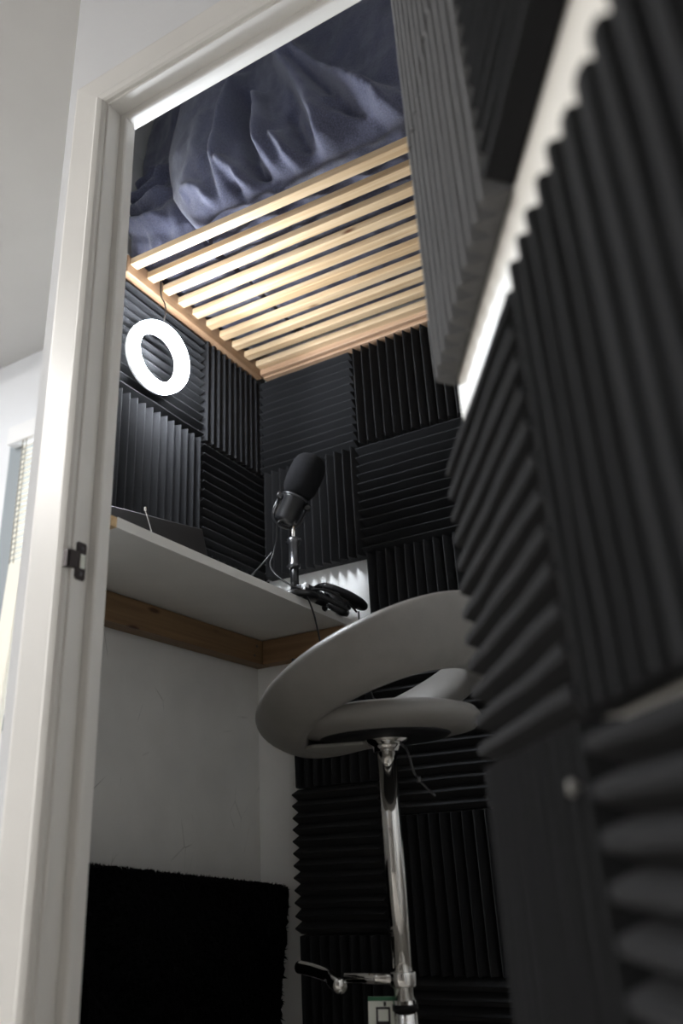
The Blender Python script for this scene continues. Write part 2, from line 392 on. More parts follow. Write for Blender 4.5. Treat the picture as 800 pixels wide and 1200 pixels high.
for x in (WX0+0.122, WX0+0.142, WX1-0.13):
    bm = bmesh.new(); tube(bm, [(x, WY-0.052, WZ1-0.105), (x, WY-0.052, WZ0+0.06)], 0.0018, 6); obj('ladder_cord', bm, M['cord'], bl)
bm = bmesh.new(); box(bm, WX0+0.104, WX1-0.03, WY-0.048, WY-0.022, WZ0+0.048, WZ0+0.062); obj('bottom_rail', bm, M['blind'], bl, bevel=0.002)
bm = bmesh.new()
mx = Matrix.Translation((-2.275, 1.75, -H)) @ Matrix.Rotation(math.radians(1.2), 4, 'Y') @ Matrix.Rotation(math.radians(-2.0), 4, 'X')
box(bm, -0.035, 0.035, -0.011, 0.011, 0.0, 1.60, mx)
tag(obj('wooden_plank', bm, M['blind'], bevel=0.004), 'cream painted plank propped up in front of the window, left of the door frame', 'plank')
rad = thing('radiator', 'white panel radiator under the window, left of the door frame', 'radiator', (-2.1, WY-0.04, -H))
for i in range(9):
    bm = bmesh.new(); x = WX0 + 0.03 + i*0.088
    tube(bm, [(x, WY-0.055, -0.42), (x, WY-0.055, 0.30)], 0.030, 12); obj('column', bm, M['white'], rad, True)
for z in (-0.40, 0.27):
    bm = bmesh.new(); tube(bm, [(WX0, WY-0.055, z), (WX0+0.77, WY-0.055, z)], 0.016, 10); obj('header_pipe', bm, M['white'], rad, True)
for x in (WX0+0.03, WX0+0.03+8*0.088):
    bm = bmesh.new(); box(bm, x-0.02, x+0.02, WY-0.08, WY-0.03, -H, -0.40); obj('foot', bm, M['white'], rad)

# ---------------------------------------------------------------- bed base: rails and ten slats
bed = thing('slatted_bed_base', 'pine slatted bed base forming the low ceiling above the desk', 'bed base', (-0.6, 1.40, 1.285))
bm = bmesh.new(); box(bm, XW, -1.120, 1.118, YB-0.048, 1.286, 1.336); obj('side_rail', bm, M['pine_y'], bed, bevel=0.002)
bm = bmesh.new()
for v in box(bm, -1.118, -0.06, YB-0.046, YB, 1.286, 1.336): v.co.z -= 0.010*(v.co.x+1.118)
box(bm, -1.118, -0.06, YB-0.062, YB-0.047, 1.290, 1.308)
obj('end_rail', bm, M['pine_x'], bed, bevel=0.002)
for i in range(10):
    bm = bmesh.new(); y0 = 1.128 + 0.0577*i; y1 = 1.140 + 0.0555*i; w = 0.0245
    dz = random.uniform(-0.001, 0.001)
    L, Rr, n = -1.122, -0.06, 10
    rows = []
    for k in range(n+1):
        t = k/n; x = L + (Rr-L)*t; tt = (x+1.115)/0.685
        y = y0 + (y1-y0)*tt; z = 1.312 - 0.014*tt + dz
        rows.append([bm.verts.new(p) for p in ((x, y, z), (x, y+w, z), (x, y+w, z+0.019), (x, y, z+0.019))])
    for a, b in zip(rows, rows[1:]):
        for k in range(4): bm.faces.new((a[k], a[(k+1) % 4], b[(k+1) % 4], b[k]))
    bm.faces.new(rows[0]); bm.faces.new(rows[-1][::-1])
    s = obj('slat', bm, M['pine'], bed, bevel=0.0022)

# ---------------------------------------------------------------- duvet piled on the slats
def segd(p, a, b):
    ab = b-a; t = max(0, min(1, (p-a).dot(ab)/max(ab.length_squared, 1e-9))); return (p - (a+ab*t)), t
def V2(x, z): return V((x, z))
def fold(p, poly, w, amp, sharp=0.0):
    best = 1e9; bt = 0; n = len(poly)-1; sg = 1
    for i in range(n):
        d, t = segd(p, poly[i], poly[i+1])
        if d.length < best:
            best = d.length; bt = (i+t)/n
            over = (i == 0 and t <= 0) or (i == n-1 and t >= 1)
            ab = poly[i+1]-poly[i]; sg = 1 if ab.x*d.y - ab.y*d.x > 0 else -1
    e0 = min(1, max(0, bt/0.18)); e1 = min(1, max(0, (1-bt)/0.25)); env = (e0*e0*(3-2*e0))*(0.25+0.75*e1*e1*(3-2*e1))
    ww = w*(1+sharp*sg)
    return amp*env*math.exp(-(best/ww)**2)
FR = [  # folds of the front face as (x, z) polylines: width, height, one sided sharpness
    ([(-0.780, 1.720), (-0.801, 1.596), (-0.820, 1.495), (-0.836, 1.350)], 0.015, 0.036, 0.45),
    ([(-0.723, 1.600), (-0.705, 1.451), (-0.712, 1.339)], 0.016, 0.040, 0.40),
    ([(-0.690, 1.720), (-0.604, 1.511), (-0.570, 1.395), (-0.574, 1.320)], 0.024, 0.048, 0.45),
    ([(-0.665, 1.720), (-0.581, 1.558), (-0.507, 1.450), (-0.397, 1.342), (-0.300, 1.300)], 0.020, 0.055, -0.45),
    ([(-0.542, 1.520), (-0.471, 1.431), (-0.395, 1.364), (-0.300, 1.330)], 0.012, 0.022, 0.3),
    ([(-0.820, 1.421), (-0.787, 1.380), (-0.765, 1.344)], 0.012, 0.028, 0.3),
    ([(-0.683, 1.419), (-0.663, 1.384), (-0.641, 1.334), (-0.625, 1.310)], 0.012, 0.030, 0.3),
    ([(-0.550, 1.393), (-0.474, 1.370), (-0.400, 1.352)], 0.009, 0.012, 0.2),
    ([(-0.551, 1.433), (-0.476, 1.400), (-0.402, 1.385)], 0.009, 0.012, 0.2),
    ([(-0.949, 1.397), (-0.925, 1.405), (-0.886, 1.386), (-0.852, 1.336)], 0.013, 0.022, 0.3),
    ([(-0.900, 1.640), (-0.890, 1.520), (-0.905, 1.430)], 0.030, 0.012, 0.2),
]
FR = [([V2(*q) for q in poly], w, a, s) for poly, w, a, s in FR]
CR = [([V2(*q) for q in poly], w, a, 0.0) for poly, w, a in [
    ([(-0.765, 1.640), (-0.762, 1.527), (-0.745, 1.389), (-0.735, 1.340)], 0.016, -0.034),
    ([(-0.627, 1.608), (-0.566, 1.503), (-0.500, 1.404), (-0.399, 1.318)], 0.015, -0.030),
    ([(-0.733, 1.390), (-0.708, 1.350), (-0.672, 1.320)], 0.014, -0.030),
    ([(-0.805, 1.383), (-0.796, 1.350), (-0.801, 1.320)], 0.011, -0.022),
    ([(-0.640, 1.480), (-0.625, 1.400), (-0.610, 1.350)], 0.014, -0.018),
]]
def duvet(name, X0, X1, top, label, seedv, folds, frontY, zb, left_round, left_shape=False):
    bm = bmesh.new(); NU, NV = 190, 150; grid = []
    # side profile (y, z): underside from the back, round the front, up the face, over the top to the back
    path = smooth_path([(1.66, zb+0.008, 0), (1.40, zb+0.004, 0), (frontY+0.10, zb, 0), (frontY+0.03, zb+0.006, 0), (frontY-0.005, zb+0.035, 0), (frontY-0.022, zb+0.10, 0),
                        (frontY-0.012, zb+0.20, 0), (frontY+0.015, top-0.13, 0), (frontY+0.08, top-0.03, 0), (frontY+0.20, top, 0), (1.45, top-0.02, 0), (1.62, top-0.12, 0), (1.665, zb+0.1, 0)], 24)
    # resample by length with more points on the front
    dens = []
    for i in range(len(path)-1):
        p = path[i]; front = p.x < frontY+0.12
        dens.append((path[i+1]-p).length*(3.0 if front else 1.0))
    tot = sum(dens); acc = [0]
    for d in dens: acc.append(acc[-1]+d/tot)
    prof = []; j = 0
    for k in range(NV):
        t = k/(NV-1)
        while j < len(acc)-2 and acc[j+1] < t: j += 1
        f = (t-acc[j])/max(1e-9, acc[j+1]-acc[j]); prof.append(path[j].lerp(path[j+1], min(1, f)))
    cy, cz = 1.40, (zb+top)/2
    for i in range(NU+1):
        s = i/NU; x = X0 + (X1-X0)*s; row = []
        e = min(1.0, (s*(X1-X0)+0.0005)/left_round); e2 = min(1.0, ((1-s)*(X1-X0)+0.0005)/left_round)
        sh = math.sqrt(max(0, 1-(1-e)**2))*math.sqrt(max(0, 1-(1-e2)**2)); sh = max(sh, 0.02)
        for k, p in enumerate(prof):
            x = X0 + (X1-X0)*s
            y = cy + (p.x-cy)*(0.72+0.28*sh); z = zb + (p.y-zb)*(0.10+0.90*sh)
            if left_shape and s < 0.35:
                x += (1-s/0.35)*(-0.030*math.exp(-((z-1.60)/0.13)**2) + 0.065*min(1, max(0, (1.47-z)/0.12))**1.5)
            q = V2(x, z); d = 0.0; front = p.x < frontY+0.15 and p.y > zb+0.004
            if front:
                for poly, w, a, sp_ in folds: d += 1.25*fold(q, poly, w, a, sp_)
                d += 0.016*noise.noise(V((x*5+seedv, z*4, seedv))) + 0.010*(0.5-abs(noise.noise(V((x*9-z*3, z*6+x*2, seedv+8))))*2) + 0.008*noise.noise(V((x*22, z*11, seedv+4))) + 0.006*(0.4-abs(noise.noise(V((x*24+z*9, z*20, seedv+2))))*2)*max(0, 1-(z-1.34)/0.22) + 0.0022*noise.noise(V((x*60, z*40, seedv)))
                fall = min(1, max(0, (p.y-zb-0.004)/0.03)); d *= 0.35 + 0.65*fall
                n = V((0, -1, 0.0))
                zz_ = z
                if fall < 1: n = V((0, -1, -0.25)).normalized()
                co = V((x, y, zz_)) + n*d
            elif p.y < zb+0.03:
                cr = abs(noise.noise(V((x*11+seedv, y*16, seedv)))); cr2 = noise.noise(V((x*34, y*40, seedv)))
                co = V((x, y, max(zb, z) + 0.030*cr + 0.008*(cr2+0.5)))
                if co.z < zb: co.z = zb
            else:
                co = V((x, y, z + 0.03*noise.noise(V((x*5, y*5, seedv)))))
            # never sink through the slats
            if co.y > 1.112: co.z = max(co.z, 1.3385)
            row.append(bm.verts.new(co))
        grid.append(row)
    for a, b in zip(grid, grid[1:]):
        for k in range(NV): 
            k2 = (k+1) % NV
            bm.faces.new((a[k], a[k2], b[k2], b[k]))
    bm.faces.new(grid[0]); bm.faces.new(grid[-1][::-1])
    return tag(obj(name, bm, M['duvet'], smooth=True), label, 'bedding')
duvet('folded_duvet', -1.005, -0.070, 1.96, 'navy cotton duvet heaped in deep folds on the front of the bed slats', 3.3, FR+CR, 1.105, 1.3385, 0.10, True)
FL = [([V2(*q) for q in poly], w, a, s) for poly, w, a, s in [
    ([(-1.175, 1.540), (-1.116, 1.542), (-1.061, 1.561), (-1.022, 1.610)], 0.014, 0.030, 0.3),
    ([(-1.175, 1.505), (-1.099, 1.484), (-1.045, 1.483), (-1.006, 1.512)], 0.014, 0.034, 0.3),
    ([(-1.175, 1.457), (-1.082, 1.420), (-1.016, 1.415)], 0.016, 0.034, 0.3),
    ([(-1.152, 1.581), (-1.105, 1.598), (-1.070, 1.636)], 0.014, 0.022, 0.2)]]
duvet('bedding_bundle', -1.178, -0.960, 1.96, 'smaller navy bedding bundle squeezed between the left wall and the big duvet', 9.1, FL, 1.165, 1.340, 0.07)

# ---------------------------------------------------------------- wall desk
desk = thing('wall_desk', 'pale laminate desk shelf fixed across the left booth wall', 'desk', (-1.04, 1.30, 0.452))
bm = bmesh.new(); prism(bm, [(XW+0.001, YB-0.001), (XW+0.001, 1.106), (-0.930, 0.912), (-0.9015, 0.912), (-0.9015, YB-0.001)], 0.515, 0.5335); obj('worktop', bm, M['laminate'], desk)
bm = bmesh.new(); box(bm, -0.9013, -0.8993, 0.911, YB-0.001, 0.5150, 0.5337); obj('edge_band', bm, M['edging'], desk)
bm = bmesh.new(); box(bm, -0.929, -0.9005, 0.8985, 0.9115, 0.5155, 0.5330); k = obj('raw_end', bm, M['raw'], desk); k['label'] = 'raw yellow chipboard end'
bm = bmesh.new(); box(bm, XW, XW+0.040, 1.125, YB, 0.452, 0.513); obj('batten', bm, M['batten_y'], desk, bevel=0.0015)
bm = bmesh.new(); box(bm, XW+0.041, -0.905, YB-0.038, YB, 0.452, 0.513); obj('batten', bm, M['batten_x'], desk, bevel=0.0015)
bm = bmesh.new()
bm.free()
for y, z in ((1.655, 0.47), (1.665, 0.495)):
    bm = bmesh.new(); lathe(bm, [(0, 0.0016), (0.003, 0.0012), (0.0036, 0)], 10, axis_mx((XW+0.040, y, z), (1, 0, 0))); obj('screw', bm, M['steel'], desk)

# laptop standing open at the back of the desk
lp = thing('laptop', 'black laptop standing open on the desk below the ring light', 'laptop', (-1.02, 1.15, 0.5345))
ux = V((0.049, 0.155, 0)).normalized(); lz = V((-0.28, 0.09, 0.95)).normalized(); ln = ux.cross(lz)
bmx = axis_mx((-0.985, 1.095, 0.536), V((0, 0, 1)), ux)
bm = bmesh.new(); box(bm, -0.105, 0.125, -0.005, 0.150, 0.0, 0.010, bmx); obj('laptop_base', bm, M['black'], lp, bevel=0.002)
bm = bmesh.new(); mx = axis_mx((-0.985, 1.095, 0.5465), lz, ux); box(bm, -0.105, 0.125, -0.004, 0.003, 0.0, 0.085, mx); obj('screen', bm, M['black'], lp, bevel=0.002)
bm = bmesh.new(); tube(bm, [tuple(bmx @ V((-0.09, -0.002, 0.011))), tuple(bmx @ V((0.11, -0.002, 0.011)))], 0.004, 10); obj('hinge', bm, M['black'], lp, True)
bm = bmesh.new(); tube(bm, [(-0.922, 1.026, 0.534), (-0.926, 1.018, 0.560), (-0.930, 1.009, 0.588)], 0.0009, 8); lathe(bm, [(0, -0.004), (0.0024, -0.0034), (0.0024, 0.0036), (0, 0.004)], 8, Matrix.Translation((-0.930, 1.009, 0.590)))
lathe(bm, [(0.0, 0.0), (0.006, 0.0), (0.006, 0.002), (0.0, 0.0025)], 10, Matrix.Translation((-0.922, 1.026, 0.5337)))
tag(obj('metal_antenna', bm, M['chrome'], smooth=True), 'thin shiny metal rod standing up at the left front edge of the desk', 'antenna')

# ---------------------------------------------------------------- ring light
RC = V((-1.092, 1.208, 1.086))
ring = thing('ring_light', 'glowing white ring light hanging on the left foam wall from the bed rail', 'ring light', RC)
rn = V((0.985, -0.12, -0.10)).normalized(); rmx = axis_mx(RC, rn, (0, 1, 0))
bm = bmesh.new(); pts = [rmx @ V((0.0755*math.cos(2*PI*k/64), 0.0755*math.sin(2*PI*k/64), 0.004)) for k in range(64)]
tube(bm, pts, 0.0122, 16, True); obj('light_tube', bm, M['ring'], ring, True)
bm = bmesh.new()
NB = 64
prof = [(0.059, -0.006), (0.088, -0.006), (0.088, -0.013), (0.059, -0.013)]
rr = [[bm.verts.new(rmx @ V((r*math.cos(2*PI*k/NB), r*math.sin(2*PI*k/NB), z))) for r, z in prof] for k in range(NB)]
for k in range(NB):
    for i in range(4): bm.faces.new((rr[k][i], rr[k][(i+1) % 4], rr[(k+1) % NB][(i+1) % 4], rr[(k+1) % NB][i]))
obj('backing', bm, M['white'], ring)
tp = rmx @ V((0, 0, 0)) + V((0, 0, 0.098))
bm = bmesh.new(); tube(bm, smooth_path([(-1.098, 1.216, 1.172), (-1.094, 1.226, 1.220), (-1.106, 1.236, 1.262), (-1.116, 1.234, 1.287), (-1.117, 1.232, 1.320), (-1.117, 1.231, 1.338)], 8), 0.0018, 8)
obj('cord', bm, M['cable'], ring, True)
bm = bmesh.new(); tube(bm, [(-1.117, 1.232, 1.338), (-1.150, 1.232, 1.3382)], 0.0018, 8); obj('cord_loop', bm, M['cable'], ring, True)

# ---------------------------------------------------------------- microphone on its desk stand
mic = thing('microphone', 'black broadcast microphone with a foam windscreen on a desk stand', 'microphone', (-0.925, 1.505, 0.534))
bx, by = -0.925, 1.505
bm = bmesh.new(); lathe(bm, [(0, 0), (0.046, 0), (0.048, 0.004), (0.047, 0.012), (0.036, 0.017), (0.016, 0.020), (0.013, 0.024), (0, 0.024)], 32, Matrix.Translation((bx+0.005, by, 0.5338))); obj('stand_base', bm, M['satin'], mic, True)
bm = bmesh.new(); box(bm, bx+0.010, bx+0.040, by-0.015, by+0.020, 0.551, 0.566); obj('cable_box', bm, M['steel'], mic, bevel=0.002)
bm = bmesh.new(); tube(bm, [(bx, by, 0.55), (bx, by, 0.632)], 0.0100, 18); obj('pole', bm, M['satin'], mic, True)
bm = bmesh.new(); lathe(bm, [(0.0100, 0.612), (0.0140, 0.613), (0.0140, 0.622), (0.0118, 0.624), (0.0118, 0.668), (0.0135, 0.670), (0.0150, 0.676), (0.0150, 0.684), (0.0110, 0.688), (0.006, 0.689)], 20, Matrix.Translation((bx, by, 0)))
clutch = obj('clutch', bm, M['steel'], mic, True)
for dy, z, l in ((0, 0.680, 0.020), (-0.006, 0.617, 0.015)):
    bm = bmesh.new(); tube(bm, [(bx-l, by+dy, z), (bx+l, by+dy, z)], 0.0035, 8); obj('wing_screw', bm, M['steel'], clutch, True)
bm = bmesh.new(); tube(bm, [(bx, by, 0.66), (bx, by, 0.738)], 0.0062, 14); obj('extension_rod', bm, M['chrome'], mic, True)
ax = V((0.45, 0.08, 0.89)).normalized(); side = V((0.80, 0.58, 0)); side = (side - ax*side.dot(ax)).normalized()
mo = V((-0.925, 1.505, 0.772)) - ax*0.018
mmx = axis_mx(mo, ax, side)
bm = bmesh.new(); lathe(bm, [(0, -0.032), (0.020, -0.031), (0.0265, -0.026), (0.028, -0.020), (0.028, 0.026), (0.0305, 0.030), (0.0305, 0.040), (0.026, 0.044), (0, 0.046)], 32, mmx); body = obj('body', bm, M['satin'], mic, True)
bm = bmesh.new(); tube(bm, [mmx @ V((0.0315*math.cos(2*PI*k/32), 0.0315*math.sin(2*PI*k/32), 0.037)) for k in range(32)], 0.0022, 8, True); obj('collar', bm, M['steel'], body, True)
bm = bmesh.new(); box(bm, -0.0295, -0.0275, -0.009, 0.009, -0.018, 0.016, mmx); k = obj('switch_plate', bm, M['chrome'], body)
bm = bmesh.new()
lathe(bm, [(0, 0.040), (0.026, 0.040), (0.0335, 0.046), (0.0400, 0.060), (0.0420, 0.078), (0.0420, 0.108), (0.0405, 0.124), (0.0360, 0.137), (0.0270, 0.146), (0.016, 0.151), (0, 0.1525)], 40, mmx); obj('windscreen', bm, M['mesh'], mic, True)
bm = bmesh.new(); yk = []
for k in range(25):
    a = PI + PI*k/24; yk.append(mmx @ V((0.0365*math.cos(a), 0.0, 0.034*math.sin(a) - 0.006)))
yk = [mmx @ V((-0.0365, 0, 0.030))] + yk + [mmx @ V((0.0365, 0, 0.030))]
tube(bm, yk, 0.0034, 10); yoke = obj('yoke', bm, M['satin'], mic, True)
for s in (-1, 1):
    bm = bmesh.new(); lathe(bm, [(0, -0.010), (0.0075, -0.010), (0.0085, -0.006), (0.0085, 0.003), (0.0070, 0.006), (0, 0.006)], 16, axis_mx(mmx @ V((s*0.0375, 0, 0.027)), (mmx.to_3x3() @ V((s, 0, 0))))); obj('yoke_knob', bm, M['satin'], yoke, True)
bm = bmesh.new(); lathe(bm, [(0.006, 0), (0.010, 0.002), (0.011, 0.012), (0.008, 0.018), (0, 0.018)], 16, Matrix.Translation((bx, by, 0.722))); obj('mount', bm, M['steel'], yoke, True)
bm = bmesh.new(); tube(bm, smooth_path([mmx @ V((0.0, -0.022, -0.026)), mmx @ V((-0.014, -0.030, -0.040)), (-0.960, 1.488, 0.690), (-0.972, 1.490, 0.655), (-0.968, 1.470, 0.620), (-0.940, 1.450, 0.585), (-0.905, 1.455, 0.5550), (-0.889, 1.480, 0.545), (-0.884, 1.500, 0.520), (-0.880, 1.520, 0.470), (-0.882, 1.550, 0.38)], 8), 0.0021, 8)
tag(obj('microphone_cable', bm, M['cable'], smooth=True), 'thin black cable looping from the microphone over the desk edge', 'cable')
bm = bmesh.new(); tube(bm, smooth_path([(-0.974, 1.489, 0.660), (-0.990, 1.470, 0.628), (-1.000, 1.430, 0.585), (-1.000, 1.38, 0.545), (-1.01, 1.32, 0.5362), (-1.03, 1.27, 0.5362)], 8), 0.0018, 8)
tag(obj('laptop_cable', bm, M['cable'], smooth=True), 'second thin black cable running from the microphone cable down to the laptop side', 'cable')
ct = thing('cable_tie', 'white tie gathering the cables at the desk edge beside the microphone base', 'cable tie', (-0.888, 1.492, 0.5345))
bm = bmesh.new(); tube(bm, [V((-0.890, 1.492, 0.5475)) + V((0.0, 0.0055*math.cos(2*PI*k/16), 0.0105*math.sin(2*PI*k/16))) for k in range(16)], 0.0028, 8, True); obj('loop', bm, M['white'], ct, True)
bm = bmesh.new(); box(bm, -0.897, -0.884, 1.486, 1.498, 0.5555, 0.5645); box(bm, -0.906, -0.894, 1.480, 1.494, 0.5338, 0.5375); obj('clasp', bm, M['white'], ct, bevel=0.0015)

# ---------------------------------------------------------------- headphones lying over the desk corner
hp = thing('headphones', 'black headphones with a coiled cable lying over the desk edge by the white wall gap', 'headphones', (-0.915, 1.60, 0.5345))
def cup(c, n, nm):
    mx = axis_mx(c, n, (0, 1, 0.2)); S = Matrix.Diagonal((0.82, 1.05, 1, 1))
    bm = bmesh.new(); lathe(bm, [(0, 0.019), (0.022, 0.018), (0.034, 0.012), (0.038, 0.003), (0.036, -0.002), (0, -0.002)], 28, mx @ S); cu = obj('ear_cup', bm, M['black'], hp, True)
    bm = bmesh.new(); lathe(bm, [(0.018, -0.003), (0.036, -0.003), (0.041, -0.009), (0.040, -0.017), (0.032, -0.021), (0.020, -0.018), (0.017, -0.010)], 28, mx @ S); obj('ear_pad', bm, M['satin'], cu, True)
    bm = bmesh.new(); tube(bm, [mx @ V((0.036*math.cos(a), 0.045*math.sin(a), 0.010)) for a in [PI*(0.1+0.8*k/14) for k in range(15)]], 0.0026, 8); obj('fork', bm, M['steel'], cu, True)
cup(V((-0.925, 1.585, 0.560)), V((0.55, -0.35, 0.75)), 0)
cup(V((-0.905, 1.665, 0.566)), V((0.65, -0.10, 0.75)), 1)
hb = smooth_path([(-0.918, 1.570, 0.574), (-0.880, 1.560, 0.574), (-0.842, 1.580, 0.556), (-0.822, 1.615, 0.540), (-0.826, 1.650, 0.536), (-0.860, 1.676, 0.552), (-0.895, 1.674, 0.574)], 8)
bm = bmesh.new(); tube(bm, hb, [0.006+0.005*math.sin(PI*i/(len(hb)-1)) for i in range(len(hb))], 12); obj('headband', bm, M['black'], hp, True)
bm = bmesh.new(); tube(bm, hb[8:20], 0.0095, 12); obj('band_pad', bm, M['satin'], hp, True)
coil = []
for k in range(300):
    t = k/299; c = V((-0.882 + 0.045*t, 1.515 + 0.075*t, 0.548 - 0.028*t - 0.02*math.sin(PI*t)*0)); a = 2*PI*26*t
    coil.append(c + V((0.3*math.cos(a), -0.4*math.cos(a), math.sin(a)))*0.0065)
bm = bmesh.new(); tube(bm, coil, 0.0016, 6); obj('coiled_cable', bm, M['cable'], hp, True)
bm = bmesh.new()
for off in (0, 0.009): tube(bm, smooth_path([(-0.885, 1.505+off, 0.553+off*0.6), (-0.862, 1.540+off, 0.556), (-0.840, 1.585, 0.538+off), (-0.835, 1.630, 0.520+off)], 8), 0.0026, 8)
obj('cable_run', bm, M['cable'], hp, True)
bm = bmesh.new(); tube(bm, smooth_path([(-0.845, 1.66, 0.53), (-0.843, 1.665, 0.40), (-0.80, 1.66, 0.24), (-0.775, 1.65, 0.10), (-0.785, 1.655, -0.05), (-0.79, 1.65, -0.30), (-0.80, 1.64, -0.590)], 8), 0.0024, 8)
tag(obj('hanging_cable', bm, M['cable'], smooth=True), 'black cable hanging down the back wall foam behind the stool', 'cable')

# ---------------------------------------------------------------- bar stool
SX, SY = -0.626, 1.302
st = thing('bar_stool', 'taupe leather bar stool with a round open back on a chrome column', 'stool', (SX, SY, -H))
bm = bmesh.new()
lathe(bm, [(0, 0), (0.205, 0), (0.208, 0.006), (0.200, 0.013), (0.12, 0.028), (0.05, 0.045), (0.028, 0.065), (0.0235, 0.085), (0, 0.085)], 48, Matrix.Translation((SX, SY, -H))); obj('base', bm, M['chrome'], st, True)
bm = bmesh.new(); tube(bm, [(SX, SY, -H+0.07), (SX, SY, -0.212)], 0.0185, 28); obj('outer_column', bm, M['chrome'], st, True)
bm = bmesh.new(); lathe(bm, [(0.0185, -0.226), (0.0200, -0.226), (0.0200, -0.218), (0.0185, -0.217)], 28, Matrix.Translation((SX, SY, 0))); obj('seal_ring', bm, M['black'], st, True)
bm = bmesh.new(); tube(bm, [(SX, SY, -0.216), (SX, SY, 0.180)], 0.0162, 28); obj('gas_lift', bm, M['chrome'], st, True)
bm = bmesh.new(); lathe(bm, [(0.0162, 0.158), (0.0225, 0.158), (0.0235, 0.166), (0.030, 0.171), (0.040, 0.178), (0.042, 0.186), (0, 0.186)], 32, Matrix.Translation((SX, SY, 0))); obj('top_collar', bm, M['chrome'], st, True)
# footrest loop in front of the column
zf = -0.184
bm = bmesh.new(); tube(bm, [(SX-0.012, SY, zf), (SX-0.110, SY+0.015, zf-0.002)], 0.0080, 14); foot = obj('footrest', bm, M['chrome'], st, True)
arc = smooth_path([(SX-0.085, SY-0.050, zf-0.004), (SX-0.112, SY-0.022, zf-0.003), (SX-0.150, SY+0.030, zf-0.002), (SX-0.205, SY+0.075, zf), (SX-0.255, SY+0.105, zf+0.001)], 6)
bm = bmesh.new(); tube(bm, arc, 0.0110, 14); obj('foot_bar', bm, M['chrome'], foot, True)
bm = bmesh.new(); lathe(bm, [(0.0186, -0.011), (0.0205, -0.009), (0.0205, 0.009), (0.0186, 0.011)], 28, Matrix.Translation((SX, SY, zf))); obj('clamp', bm, M['chrome'], foot, True)
bm = bmesh.new(); tube(bm, smooth_path([(SX+0.010, SY+0.005, 0.178), (SX+0.034, SY+0.008, 0.160), (SX+0.047, SY+0.008, 0.116), (SX+0.079, SY+0.008, 0.080)], 6), [0.0022]*19, 8); lathe(bm, [(0, -0.006), (0.004, -0.005), (0.004, 0.005), (0, 0.006)], 10, Matrix.Translation((SX+0.052, SY+0.008, 0.109))); obj('height_lever', bm, M['steel'], st, True)
# seat pan, cushion, ring back
bm = bmesh.new(); lathe(bm, [(0, 0.1775), (0.08, 0.1775), (0.108, 0.179), (0.114, 0.183), (0.11, 0.190), (0, 0.190)], 40, Matrix.Translation((SX, SY, 0))); obj('seat_pan', bm, M['black'], st, True)
bm = bmesh.new(); prism(bm, [(SX-0.175, SY-0.04), (SX-0.11, SY-0.065), (SX-0.03, SY-0.03), (SX-0.03, SY+0.03), (SX-0.11, SY+0.065), (SX-0.175, SY+0.04)], 0.171, 0.177); k = obj('seat_bracket', bm, M['under'], st, bevel=0.002); k['label'] = 'pale grey bracket plate under the seat'
bm = bmesh.new(); lathe(bm, [(0, 0.182), (0.120, 0.183), (0.148, 0.189), (0.158, 0.199), (0.158, 0.210), (0.150, 0.220), (0.130, 0.226), (0.07, 0.225), (0, 0.223)], 56, Matrix.Translation((SX+0.01, SY, 0))); obj('seat', bm, M['leather'], st, True)
def stool_ring():
    bm = bmesh.new(); NR, NS = 96, 28; rings = []
    for k in range(NR):
        th = 2*PI*k/NR; u = (1-math.cos(th))/2
        rad = V((-math.cos(th), -math.sin(th), 0))
        rc = 0.183; zc = 0.196 + 0.140*u
        al = math.radians(26 + 40*u**0.8)
        mj = rad*math.cos(al) + V((0, 0, 1))*math.sin(al); mn = rad*math.sin(al) - V((0, 0, 1))*math.cos(al)
        hw = 0.047 + 0.019*u; ht = 0.025
        c = V((SX+0.004, SY, zc)) + rad*rc
        ring_ = []
        for j in range(NS):
            b = 2*PI*j/NS; cb, sb = math.cos(b), math.sin(b)
            ring_.append(bm.verts.new(c + mj*hw*math.copysign(abs(cb)**0.8, cb) + mn*ht*math.copysign(abs(sb)**0.8, sb)))
        rings.append(ring_)
    for k in range(NR):
        a, b = rings[k], rings[(k+1) % NR]
        for j in range(NS): bm.faces.new((a[j], a[(j+1) % NS], b[(j+1) % NS], b[j]))
    return bm
obj('backrest', stool_ring(), M['leather'], st, True)
# paper tag tied to the column
tg = bmesh.new(); tmx = Matrix.Translation((-0.660, 1.292, -0.207)) @ Matrix.Rotation(math.radians(24), 4, 'Z') @ Matrix.Rotation(math.radians(2), 4, 'Y')
box(tg, -0.022, 0.022, -0.0006, 0.0006, -0.085, 0.0, tmx)
card = obj('paper_tag', tg, M['card'], st); card['label'] = 'white printed paper tag'
tg = bmesh.new(); box(tg, -0.022, 0.022, -0.0011, -0.0007, -0.006, 0.0, tmx); obj('tag_border', tg, M['green'], card)
tg = bmesh.new()
for a in ((-0.010, 0.012, -0.017, -0.014), (-0.010, -0.007, -0.040, -0.014), (0.009, 0.012, -0.040, -0.014), (-0.007, 0.012, -0.042, -0.033), (0.002, 0.006, -0.013, -0.007)):
    box(tg, a[0], a[1], -0.0012, -0.0007, a[2], a[3], tmx)
obj('tag_symbol', tg, M['ink'], card)

